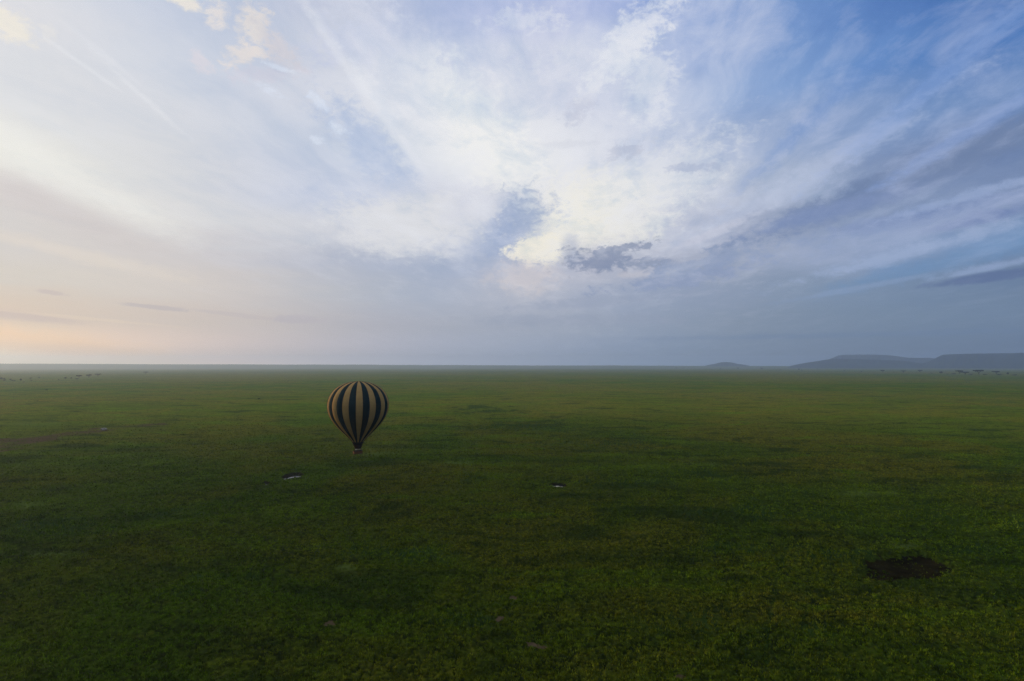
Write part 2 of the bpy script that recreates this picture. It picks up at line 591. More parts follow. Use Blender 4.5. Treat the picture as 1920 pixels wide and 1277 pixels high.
def grass_colour(g, P):
    """colour of the plain's grass from the place it grows at (metres)"""
    n0 = g.noise(P, 1 / 900, 3, 0.55)
    n1 = g.noise(P, 1 / 130, 4, 0.6, 0.6)
    mp = g.n('ShaderNodeMapping')
    mp.inputs['Rotation'].default_value = (0, 0, 0.5)
    mp.inputs['Scale'].default_value = (0.55, 1.3, 1.0)
    g.nt.links.new(P, mp.inputs[0])
    n2 = g.noise(mp.outputs[0], 1 / 26, 5, 0.62, 0.8)
    n3 = g.noise(P, 1 / 5.5, 4, 0.6)
    n4 = g.noise(P, 1 / 0.95, 4, 0.62)
    col = g.mix(g.smooth(n1, 0.40, 0.60), (0.068, 0.120, 0.004), (0.126, 0.132, 0.009))
    col = g.mix(g.smooth(n0, 0.40, 0.60, 0.0, 0.72), col, (0.165, 0.142, 0.018))
    col = g.mix(g.smooth(n2, 0.52, 0.66, 0.0, 1.0), col, (0.108, 0.168, 0.006))
    col = g.mix(g.smooth(n2, 0.48, 0.34, 0.0, 0.78), col, (0.028, 0.052, 0.007))
    col = g.mix(g.smooth(n3, 0.55, 0.75, 0.0, 0.30), col, (0.125, 0.096, 0.018))
    col = g.mix(g.smooth(n3, 0.50, 0.32, 0.0, 0.75), col, (0.028, 0.044, 0.005))
    k = g.smooth(n4, 0.30, 0.70, 0.45, 1.58)  # clump variety, plus the shade of gaps between clumps painted into the colour
    return g.mix(1.0, col, g.xyz(k, k, k), 'MULTIPLY')


def ground_material(name, soil1, soil2, wet=0.9):
    m = principled(name, soil1, 0.95, 0.0)
    g = G(m.node_tree)
    b = m.node_tree.nodes['Principled BSDF']
    P = g.n('ShaderNodeNewGeometry').outputs['Position']
    col = grass_colour(g, P)
    under = g.n('ShaderNodeAttribute', attribute_name='understory_shade').outputs['Fac']
    col = g.mix(g.math('MULTIPLY', under, 0.85), col, (0.012, 0.018, 0.003))      # soil and old stems between the blades, with painted shade along the creases
    lush = g.n('ShaderNodeAttribute', attribute_name='lush').outputs['Fac']
    col = g.mix(g.math('MULTIPLY', g.math('MAXIMUM', lush, 0.0), 0.8), col, (0.020, 0.042, 0.008))
    col = g.mix(g.math('MULTIPLY', g.math('MAXIMUM', g.math('MULTIPLY', lush, -1.0), 0.0), 0.5), col, (0.090, 0.128, 0.026))
    bare = g.n('ShaderNodeAttribute', attribute_name='bare').outputs['Fac']
    nb = g.noise(P, 1 / 1.6, 5, 0.65)
    nc = g.noise(P, 1 / 9, 4, 0.6)
    f = g.smooth(g.math('ADD', bare, g.math('MULTIPLY', g.math('SUBTRACT', nb, 0.5), 1.1)), 0.40, 0.62)
    soil = g.mix(g.smooth(nc, 0.35, 0.65), soil1, soil2)
    soil = g.mix(g.smooth(nb, 0.3, 0.7, 0.0, 0.4), soil, tuple(v * 0.5 for v in soil1))
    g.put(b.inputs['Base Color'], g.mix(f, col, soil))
    g.put(b.inputs['Roughness'], g.math('MULTIPLY_ADD', f, wet - 0.95, 0.95))
    hb = g.math('ADD', g.math('MULTIPLY', g.noise(P, 1 / 0.7, 5, 0.65), 0.35), g.math('MULTIPLY', g.noise(P, 1 / 3.5, 4, 0.6), 0.9))
    bn = g.n('ShaderNodeBump')
    bn.inputs['Strength'].default_value = 0.55
    bn.inputs['Distance'].default_value = 1.0
    g.put(bn.inputs['Height'], hb)
    g.nt.links.new(bn.outputs[0], b.inputs['Normal'])
    return m


M_GRASS = ground_material('grassland_turf', (0.045, 0.030, 0.014), (0.055, 0.036, 0.018))
M_TRACK = ground_material('reddish_dirt', (0.074, 0.054, 0.029), (0.110, 0.068, 0.040))
M_MUD = ground_material('dark_mud', (0.006, 0.004, 0.002), (0.022, 0.018, 0.006), 0.9)
M_EARTH = ground_material('pale_earth', (0.105, 0.072, 0.040), (0.075, 0.054, 0.030))
M_BASIN = ground_material('wet_bank_mud', (0.020, 0.018, 0.008), (0.012, 0.010, 0.006), 0.85)

# ------------------------------------------------------------------ the plain: one polar sheet round the camera, split by what lies on it
TRACK = gp([(-90, 827), (0, 822), (60, 818), (120, 811), (180, 802), (240, 796), (310, 792),
            (320, 796), (240, 804), (180, 813), (120, 826), (60, 840), (0, 850), (-90, 858)])
WALLOW = gp([(1632, 1046), (1645, 1040), (1668, 1038), (1700, 1040), (1725, 1037), (1752, 1044), (1776, 1056), (1780, 1064),
             (1768, 1078), (1735, 1081), (1700, 1083), (1650, 1085), (1618, 1079), (1624, 1060)])
BASINS = [gp([(527, 894), (533, 889), (543, 886.5), (556, 884.5), (569, 886), (570, 890), (562, 893), (548, 895), (535, 898)]),
          gp([(490, 906), (494, 902), (500, 901), (506, 903), (505, 907), (498, 909)]),
          gp([(1028, 909), (1034, 905), (1045, 904), (1058, 905), (1064, 909), (1056, 913), (1042, 914)])]
BASIN_D = [1.15, 0.85, 0.95]
EARTHS = [gp([(609, 1171), (612, 1166), (622, 1163), (631, 1168), (628, 1172), (616, 1174)]),
          gp([(953, 1119), (962, 1116), (969, 1119), (967, 1124), (958, 1124)]),
          gp([(985, 1203), (1000, 1202), (1018, 1209), (1032, 1211), (1024, 1217), (1005, 1214), (990, 1209)]),
          gp([(928, 1161), (935, 1155), (947, 1153), (944, 1159), (934, 1163)]),
          gp([(1029, 1197), (1034, 1193), (1040, 1196), (1035, 1200)]),
          gp([(1255, 1268), (1275, 1264), (1300, 1270), (1280, 1276)])]
TRAILS = [gp([(1478, 950), (1476, 1000), (1472, 1040), (1462, 1075), (1455, 1100), (1447, 1140), (1440, 1180), (1437, 1230), (1431, 1300)]),
          gp([(1518, 1108), (1510, 1150), (1500, 1185), (1488, 1215), (1484, 1300)]),
          gp([(1661, 1150), (1661, 1180), (1667, 1205), (1659, 1240), (1654, 1300)]),
          gp([(1345, 970), (1352, 1000), (1340, 1040)])]
LUSH = [(1738, 963, 34, 3), (1742, 971, 40, 5), (1720, 943, 22, 3), (1730, 951, 16, 2), (1905, 982, 24, 5), (1675, 912, 9, 2),
        (920, 771, 45, 4), (890, 763, 30, 3), (1000, 800, 110, 7), (1130, 830, 90, 10), (1430, 1026, 45, 8), (1370, 1022, 40, 6),
        (1480, 928, 40, 7), (1320, 960, 50, 9), (1560, 965, 70, 8), (1400, 960, 40, 9), (1180, 905, 60, 8), (880, 895, 30, 7),
        (1300, 890, 50, 6), (1370, 895, 40, 6), (300, 960, 60, 9), (100, 985, 90, 18), (410, 1080, 60, 8), (1330, 1160, 60, 18),
        (350, 1110, 60, 8), (860, 1160, 90, 14), (1840, 1030, 60, 10), (1500, 1180, 80, 18), (720, 1040, 80, 14), (1560, 1040, 60, 7)]


PALE = [(1690, 1024, 36, 6), (1340, 1092, 44, 8), (60, 795, 70, 4), (850, 868, 44, 3), (735, 850, 40, 3), (640, 1063, 32, 7), (80, 1040, 60, 6), (70, 945, 60, 5), (1300, 870, 60, 3), (1615, 925, 60, 4)]


def radii():
    rs = [25.0, 40.0, 52.0]
    r = 60.0
    while r < 14700:
        rs.append(r)
        if r < 160:
            step = 0.30 + (r - 60) * 0.003
        elif r < 300:
            step = 0.62
        elif r < 480:
            step = 0.62 + (r - 300) * 0.012
        else:
            step = 2.8 * (r / 480) ** 1.35
        r += min(step, 220)
    rs.append(14700.0)
    return np.array(rs)


RS = radii()
angs = np.concatenate([np.linspace(-50, 50, 840), np.linspace(50, 310, 66)[1:-1]])
angs = np.radians(angs)
NA, NR = len(angs), len(RS)
RR, AA = np.meshgrid(RS, angs, indexing='ij')
GX, GY = (RR * np.sin(AA)).ravel(), (RR * np.cos(AA)).ravel()
GR = RR.ravel()
azd = np.degrees(np.where(AA > math.pi, AA - 2 * math.pi, AA)).ravel()


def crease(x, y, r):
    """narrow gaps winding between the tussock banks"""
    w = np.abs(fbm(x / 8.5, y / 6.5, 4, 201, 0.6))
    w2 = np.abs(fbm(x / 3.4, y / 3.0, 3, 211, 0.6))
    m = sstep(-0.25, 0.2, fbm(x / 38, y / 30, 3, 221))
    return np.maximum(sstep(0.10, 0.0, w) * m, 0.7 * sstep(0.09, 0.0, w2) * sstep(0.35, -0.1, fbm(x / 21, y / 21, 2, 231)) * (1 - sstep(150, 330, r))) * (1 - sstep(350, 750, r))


def terrain(x, y, r, a):
    near = 1 - sstep(250, 600, r)
    fade = 1 - sstep(120, 320, r)
    h = 0.5 * fbm(x / 60, y / 60, 2, 1) + 0.5 * fbm(x / 17, y / 17, 2, 5)
    tus = np.abs(fbm(x / 2.6, y / 2.6, 3, 11))
    tuf = np.maximum(fbm(x / 1.1, y / 1.1, 2, 23), -0.2)
    dens = sstep(-0.25, 0.35, fbm(x / 22, y / 22, 3, 31))
    h = h + near * (0.30 + 0.5 * dens) * 1.0 * tus + fade * 0.58 * (0.4 + dens) * tuf
    h = h - 0.38 * crease(x, y, r)
    h = h * (1 - sstep(1500, 4000, r)) + sstep(1500, 4000, r) * 2.0 * fbm(x / 700, y / 700, 2, 41)
    ridge = np.interp(a, [-180, -60, -42, -12, 0, 20, 42, 60, 180], [80, 92, 92, 74, 62, 52, 46, 50, 80])
    ridge = ridge + 7 * fbm(a / 7, r / 5000, 3, 61)
    h = h + ridge * sstep(10600, 14200, r)
    return h


def features(x, y):
    bare = np.zeros(x.shape)
    region = np.zeros(x.shape, np.int8)
    carve = np.zeros(x.shape)
    wob = fbm(x / 5, y / 5, 3, 71)
    wob2 = fbm(x / 1.7, y / 1.7, 2, 73)

    def box(p, m):
        return np.where((x > p[:, 0].min() - m) & (x < p[:, 0].max() + m) & (y > p[:, 1].min() - m) & (y < p[:, 1].max() + m))[0]
    i = box(TRACK, 40)
    d = poly_sdf(x[i], y[i], TRACK) + 9 * fbm(x[i] / 28, y[i] / 28, 3, 77)
    bare[i] = sstep(7, -8, d) * (0.40 + 0.40 * np.clip(fbm(x[i] / 14, y[i] / 34, 3, 79) + 0.3, 0, 1))
    region[i[d < 2]] = 1
    i = box(WALLOW, 8)
    d = poly_sdf(x[i], y[i], WALLOW) - 0.4 + 2.6 * wob[i] + 2.2 * wob2[i]
    b = sstep(2.0, -2.4, d) * (0.60 + 0.55 * np.clip(fbm(x[i] / 3.5, y[i] / 5, 3, 87) + 0.35, 0, 0.7))
    bare[i] = np.maximum(bare[i], b)
    carve[i] += 1.0 * sstep(1.0, -0.2, d) - 0.22 * sstep(4.0, 1.4, d) + 0.35 * sstep(-1, -5, d) - 0.3 * np.maximum(wob2[i], 0) * sstep(0, -2, d)
    region[i[d < 1.2]] = 2
    for k, P in enumerate(BASINS):
        i = box(P, 6)
        d = poly_sdf(x[i], y[i], P) + 0.7 * wob[i] + 0.4 * wob2[i]
        bare[i] = np.maximum(bare[i], sstep(0.6, -0.6, d))
        carve[i] += BASIN_D[k] * sstep(0.4, -1.1, d) - 0.5 * sstep(-0.4, -1.8, d) * np.maximum(fbm(x[i] / 1.8, y[i] / 4.5, 3, 97) + 0.05, 0)
        region[i[d < 0.2]] = 4
    for P in EARTHS:
        i = box(P, 4)
        d = poly_sdf(x[i], y[i], P) + 0.5 * wob[i] + 0.4 * wob2[i]
        bare[i] = np.maximum(bare[i], sstep(0.35, -0.5, d))
        carve[i] += 0.12 * sstep(0.3, -0.4, d)
        region[i[d < 0.2]] = 3
    lush = np.zeros(x.shape)
    for (px, py, rx, ry) in LUSH:
        c, e1, e2 = ground(px, py), ground(px + rx, py), ground(px, py - ry)
        m = np.column_stack((e1 - c, e2 - c))
        q = np.linalg.inv(m) @ np.vstack((x - c[0], y - c[1]))
        dd = np.hypot(q[0], q[1])
        i = np.where(dd < 3.2)[0]
        xi, yi = x[i], y[i]
        dd = dd[i] + 1.2 * fbm(xi / 24, yi / 44, 4, 83, 0.65) + 0.9 * fbm(xi / 6, yi / 9, 3, 85, 0.65)
        lush[i] = np.maximum(lush[i], sstep(1.6, 0.0, dd))
    for (px, py, rx, ry) in PALE:
        c, e1, e2 = ground(px, py), ground(px + rx, py), ground(px, py - ry)
        m = np.column_stack((e1 - c, e2 - c))
        q = np.linalg.inv(m) @ np.vstack((x - c[0], y - c[1]))
        dd = np.hypot(q[0], q[1])
        i = np.where(dd < 3.2)[0]
        xi, yi = x[i], y[i]
        dd = dd[i] + 1.2 * fbm(xi / 20, yi / 34, 4, 89, 0.65) + 0.8 * fbm(xi / 5, yi / 7, 3, 95, 0.65)
        lush[i] = np.where(lush[i] < 0.2, np.minimum(lush[i], -sstep(1.5, 0.0, dd)), lush[i])
    for P in TRAILS:
        i = box(P, 2)
        d = line_dist(x[i] + 0.5 * wob2[i], y[i], P)
        g = sstep(0.55, 0.1, d) * sstep(-0.35, 0.0, wob[i])
        carve[i] += 0.32 * g
        lush[i] = np.maximum(lush[i], 0.7 * g)
    return bare, region, carve, lush


GZ = terrain(GX, GY, GR, azd)
BARE, REG, CARVE, LUSHV = features(GX, GY)
flat = np.clip(BARE * 1.6, 0, 1) * 0.7
GZ = GZ * (1 - flat) - CARVE
GCO = np.column_stack((GX, GY, GZ))
ii, jj = np.meshgrid(np.arange(NR - 1), np.arange(NA), indexing='ij')
j2 = (jj + 1) % NA
QUADS = np.stack((ii * NA + jj, (ii + 1) * NA + jj, (ii + 1) * NA + j2, ii * NA + j2), -1).reshape(-1, 4)[:, ::-1]
fr = np.max(REG[QUADS], axis=1)


def sub(name, mask, mat, cap=False):
    q = QUADS[mask]
    used, inv = np.unique(q, return_inverse=True)
    co = GCO[used]
    tris = None
    extra_b, extra_l = BARE[used], LUSHV[used]
    if cap:
        co = np.vstack((co, [[0, 0, 0]]))
        extra_b, extra_l = np.append(extra_b, 0), np.append(extra_l, 0)
        pos = {int(v): k for k, v in enumerate(used[:NA * 2]) if v < NA}
        tris = np.array([[pos[j], pos[(j + 1) % NA], len(co) - 1] for j in range(NA)])[:, ::-1]
    me = mesh_np(name, co, inv.reshape(-1, 4), tris)
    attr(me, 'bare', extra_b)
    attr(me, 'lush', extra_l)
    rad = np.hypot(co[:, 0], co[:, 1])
    attr(me, 'understory_shade', np.clip(0.8 * (1 - sstep(140, 760, rad)) + 0.75 * crease(co[:, 0], co[:, 1], rad), 0, 1.2))  # darker near the camera; the crease term paints in the gaps' shade
    return link(name, me, mat)


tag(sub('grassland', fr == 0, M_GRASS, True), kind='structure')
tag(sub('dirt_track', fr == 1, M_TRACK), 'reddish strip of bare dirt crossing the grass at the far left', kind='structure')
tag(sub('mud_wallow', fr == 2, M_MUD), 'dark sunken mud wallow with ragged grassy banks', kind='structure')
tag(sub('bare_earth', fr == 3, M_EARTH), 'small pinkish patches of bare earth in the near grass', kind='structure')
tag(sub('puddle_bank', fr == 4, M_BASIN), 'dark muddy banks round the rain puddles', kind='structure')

M_WATER = principled('still_water', (0.012, 0.014, 0.014), 0.04, 0.5)
M_WATER.node_tree.nodes['Principled BSDF'].inputs['IOR'].default_value = 1.33
for k, P in enumerate(BASINS):
    c = P.mean(0)
    far = terrain(np.array([c[0]]), np.array([c[1]]), np.array([np.hypot(*c)]), np.array([0.0]))[0] * 0.3
    ring = [c + (q - c) * 1.12 for q in P]
    bm = bmesh.new()
    bm.faces.new([bm.verts.new((q[0], q[1], far - BASIN_D[k] + 0.125)) for q in ring])
    me = bm_mesh('puddle', bm)
    o = tag(link('puddle', me, M_WATER), kind='structure')
    o['label'] = ('elongated rain puddle below the balloon with a dark far bank', 'tiny rain puddle beside the elongated one',
                  'small bright rain puddle in the middle of the plain')[k]

# ------------------------------------------------------------------ grass: blades growing on the near plain (nobody could count them)
NB = 380000
rr = 62 * (820 / 62) ** (rng.random(NB) ** 0.82)
aa = np.radians(rng.uniform(-46, 46, NB))
bx, by = rr * np.sin(aa), rr * np.cos(aa)
clump = 1.25 * fbm(bx / 1.9, by / 1.9, 2, 91) + 0.6 * fbm(bx / 15, by / 15, 2, 93)
keep = clump > rng.uniform(-0.55, 0.15, NB)
keep &= rng.random(NB) > sstep(180, 820, rr)
keep &= rng.random(NB) > 0.85 * crease(bx, by, rr)
bx, by, rr, aa, clump = (v[keep] for v in (bx, by, rr, aa, clump))
bb, _, bc, bl = features(bx, by)
keep = bb < rng.uniform(0.1, 1.05, len(bx))
bx, by, rr, aa, clump, bc, bl = (v[keep] for v in (bx, by, rr, aa, clump, bc, bl))
bz = terrain(bx, by, rr, np.degrees(aa)) - bc
n = len(bx)
NBL = 4
grow = np.minimum(rr, 330)[:, None]
bl = np.maximum(bl, 0)
hh = (0.14 + 0.30 * rng.random((n, NBL)) ** 1.5 + 0.30 * np.clip(clump, 0, 1)[:, None]) * (1 + 0.5 * bl[:, None]) * (0.8 + grow / 420)
ww = 0.045 + 0.06 * rng.random((n, NBL)) + grow / 3600
th = rng.uniform(0, 2 * math.pi, (n, NBL))
ln = rng.uniform(0.1, 0.75, (n, NBL)) * hh
ox = bx[:, None] + rng.normal(0, 0.16, (n, NBL))
oy = by[:, None] + rng.normal(0, 0.16, (n, NBL))
oz = bz[:, None] - 0.06
tw = th + math.pi / 2 + rng.normal(0, 0.5, (n, NBL))
v0 = np.stack((ox - np.cos(tw) * ww, oy - np.sin(tw) * ww, oz + 0 * ox), -1)
v1 = np.stack((ox + np.cos(tw) * ww, oy + np.sin(tw) * ww, oz + 0 * ox), -1)
v2 = np.stack((ox + np.cos(th) * ln, oy + np.sin(th) * ln, oz + hh), -1)
co = np.stack((v0, v1, v2), 2).reshape(-1, 3)
me = mesh_np('grass', co, tris=np.arange(len(co)).reshape(-1, 3), smooth=False)
mg = principled('grass_blades', (0.03, 0.05, 0.01), 0.9, 0.0)
g = G(mg.node_tree)
P = g.n('ShaderNodeNewGeometry').outputs['Position']
gcol = grass_colour(g, P)
lushn = g.noise(P, 1 / 0.23, 1, 0.5)
kk = g.smooth(lushn, 0.3, 0.7, 0.7, 1.3)
g.put(mg.node_tree.nodes['Principled BSDF'].inputs['Base Color'], g.mix(1.0, gcol, g.xyz(kk, kk, kk), 'MULTIPLY'))
tag(link('grass', me, mg), 'short green savanna grass covering the near plain', kind='stuff')

# ------------------------------------------------------------------ hills
M_HILL = noisy('wooded_hillside', (0.012, 0.021, 0.021), (0.026, 0.038, 0.028), 1 / 130, 0.95, 0.0, 5, 0.6)


def hill(name, prof, Y, depth, slope, label, seed):
    """a long hill whose crest follows prof (photo pixels) at distance Y; it falls away on both sides over `slope` metres"""
    prof = sorted(prof)
    a0 = math.radians((azel(prof[0][0], 686)[0] + azel(prof[-1][0], 686)[0]) / 2)
    D = Y / math.cos(a0)                      # straight-line distance of the crest
    cx, cz = [], []
    for q in prof:
        d = ray(*q)
        al = d[0] * math.sin(a0) + d[1] * math.cos(a0)
        ac = d[0] * math.cos(a0) - d[1] * math.sin(a0)
        cx.append(ac / al * D)
        cz.append(CAM_H + d[2] / al * D)
    ns, nt = 170, 64
    xs = np.linspace(cx[0], cx[-1], ns)
    top = np.interp(xs, cx, cz)
    ker = np.ones(5) / 5
    top = np.convolve(np.pad(top, 2, 'edge'), ker, 'valid')
    SS, TS = np.meshgrid(xs, np.linspace(-1, 1, nt), indexing='ij')
    half = depth / 2
    inset = half - np.abs(TS) * half
    n1 = fbm(SS / 520, TS * half / 900, 4, seed)
    n2 = fbm(SS / 170, TS * half / 500, 3, seed + 9)
    prof_t = np.clip((inset + 120 * n1 + 60 * n2 * np.clip(inset / 120, 0, 1)) / slope, 0, 1)
    prof_t = np.where(prof_t < 0.74, prof_t / 0.74 * 0.60, 0.60 + (prof_t - 0.74) / 0.26 * 0.40)
    TT = TS * half + half - slope
    Z = top[:, None] * prof_t + 5 * n2 * np.sin(np.pi * np.clip(prof_t, 0, 1)) - 3
    XS = (D + TT) * math.sin(a0) + SS * math.cos(a0)
    YS = (D + TT) * math.cos(a0) - SS * math.sin(a0)
    edge = np.minimum(np.arange(ns), np.arange(ns)[::-1])[:, None]
    Z = np.where(edge == 0, -4, Z)
    Z = np.where((np.abs(TS) > 0.999), -4, Z)
    co = np.stack((XS, YS, Z), -1).reshape(-1, 3)
    i, j = np.meshgrid(np.arange(ns - 1), np.arange(nt - 1), indexing='ij')
    q = np.stack((i * nt + j, (i + 1) * nt + j, (i + 1) * nt + j + 1, i * nt + j + 1), -1).reshape(-1, 4)
    o = link(name, mesh_np(name, co, q), M_HILL)
    return tag(o, label, kind='structure')


hill('mesa', [(1700, 691), (1715, 686), (1728, 681), (1741, 677.5), (1752, 672.5), (1760, 667.5), (1768, 664.8), (1790, 663.8), (1820, 662.6), (1900, 662),
              (1925, 660.6), (2000, 660), (2080, 664), (2130, 675), (2170, 691)], 9000, 1500, 440,
     'dark flat topped mesa rising at the right edge of the plain', 101)
hill('hill', [(1470, 691), (1484, 685), (1500, 682), (1520, 678.5), (1538, 676), (1550, 673.8), (1570, 672.8), (1610, 673), (1660, 674.5), (1700, 677), (1735, 682), (1760, 691)],
     10300, 1300, 470, 'low dark blue hill in front of the pale table mountain', 121)
hill('hill', [(1530, 691), (1548, 676), (1560, 671), (1572, 666.2), (1582, 664.8), (1625, 664.6), (1665, 665.5), (1690, 668.6), (1704, 670.6), (1745, 670.6), (1790, 680), (1800, 691)],
     12500, 1000, 420, 'pale hazy table mountain behind the low dark blue hill', 141)
hill('hill', [(1310, 691), (1325, 684.6), (1340, 682), (1350, 679.4), (1362, 678.6), (1372, 679.6), (1384, 682), (1402, 684.6), (1420, 691)],
     12600, 900, 400, 'small lone hump of a hill on the horizon', 161)

# ------------------------------------------------------------------ trees
M_LEAF = noisy('acacia_leaf', (0.014, 0.020, 0.009), (0.024, 0.030, 0.012), 0.6, 0.9, 0.0)
M_BARK = noisy('acacia_bark', (0.050, 0.038, 0.028), (0.030, 0.023, 0.018), 2.0, 0.95, 0.05)


def limb(bm, a, b, r0, r1, seg=7):
    a, b = Vector(a), Vector(b)
    z = (b - a).normalized()
    x = z.orthogonal().normalized()
    y = z.cross(x)
    ra, rb = [], []
    for k in range(seg):
        t = 2 * math.pi * k / seg
        d = x * math.cos(t) + y * math.sin(t)
        ra.append(bm.verts.new(a + d * r0))
        rb.append(bm.verts.new(b + d * r1))
    for k in range(seg):
        bm.faces.new((ra[k], ra[(k + 1) % seg], rb[(k + 1) % seg], rb[k]))
    bm.faces.new(rb)


def tree_meshes(kind, seed):
    """unit tree: crown 1 wide; returns trunk mesh, crown mesh"""
    rd = random.Random(seed)
    bt = bmesh.new()
    bc = bmesh.new()
    if kind == 'flat':
        zt, zc, th, nl = 0.18, 0.44, 0.075, 900
    elif kind == 'round':
        zt, zc, th, nl = 0.16, 0.56, 0.24, 800
    else:
        zt, zc, th, nl = 0.04, 0.20, 0.17, 480
    lean = Vector((rd.uniform(-0.04, 0.04), rd.uniform(-0.04, 0.04), 0))
    fork = Vector((0, 0, zt)) + lean
    limb(bt, (0, 0, -0.03), fork, 0.042, 0.032)
    tips = []
    for k in range(6):
        t = 2 * math.pi * (k + rd.uniform(-0.3, 0.3)) / 6
        rad = rd.uniform(0.16, 0.34)
        mid = fork + Vector((math.cos(t) * rad * 0.45, math.sin(t) * rad * 0.45, (zc - zt) * 0.55))
        tip = Vector((math.cos(t) * rad, math.sin(t) * rad, zc + rd.uniform(-0.3, 0.3) * th))
        limb(bt, fork, mid, 0.020, 0.013, 5)
        limb(bt, mid, tip, 0.013, 0.006, 5)
        tips.append(tip)
        t2 = tip + Vector((rd.uniform(-0.1, 0.1), rd.uniform(-0.1, 0.1), th * 0.4))
        limb(bt, mid, t2, 0.009, 0.004, 4)
        tips.append(t2)
    tips.append(Vector((0, 0, zc + 0.3 * th)))
    for k in range(nl):
        c = rd.choice(tips)
        a = rd.uniform(0, 2 * math.pi)
        q = rd.random() ** 0.5
        p = Vector((c.x + math.cos(a) * q * 0.19, c.y + math.sin(a) * q * 0.19, c.z + rd.uniform(-1, 1) * th * (1 - 0.6 * q * q)))
        s = rd.uniform(0.028, 0.058)
        u = Vector((rd.uniform(-1, 1), rd.uniform(-1, 1), rd.uniform(-0.5, 0.5))).normalized()
        w = u.cross(Vector((rd.uniform(-0.6, 0.6), rd.uniform(-0.6, 0.6), 1))).normalized()
        bc.faces.new([bc.verts.new(p + u * s), bc.verts.new(p + w * s * 0.8), bc.verts.new(p - u * s), bc.verts.new(p - w * s * 0.8)])
    return bm_mesh('trunk', bt, True), bm_mesh('crown', bc)


TM = {k: [tree_meshes(k, s + i) for i in range(3)] for k, s in (('flat', 10), ('round', 20), ('bush', 30))}
for k in TM:
    for t, c in TM[k]:
        t.materials.append(M_BARK)
        c.materials.append(M_LEAF)


def tree(px, py, w, kind, label, group, hs=1.0):
    """px,py: foot in the photograph, w: crown width in photo pixels"""
    p = ground(px, py)
    s = w / FPX * p[1] * (1.18 if kind != 'bush' else 1.1)
    name = {'flat': 'acacia_tree', 'round': 'savanna_tree', 'bush': 'bush'}[kind]
    r0 = np.array([np.hypot(*p)])
    z = terrain(np.array([p[0]]), np.array([p[1]]), r0, np.array([math.degrees(math.atan2(p[0], p[1]))]))[0]
    o = empty(name, (p[0], p[1], z - 0.05), random.uniform(0, 6.28))
    o.scale = (s, s, s * hs)
    tm, cm = random.choice(TM[kind])
    link('trunk', tm, None, o)
    link('crown', cm, None, o)
    return tag(o, label, 'bush' if kind == 'bush' else 'tree', group)


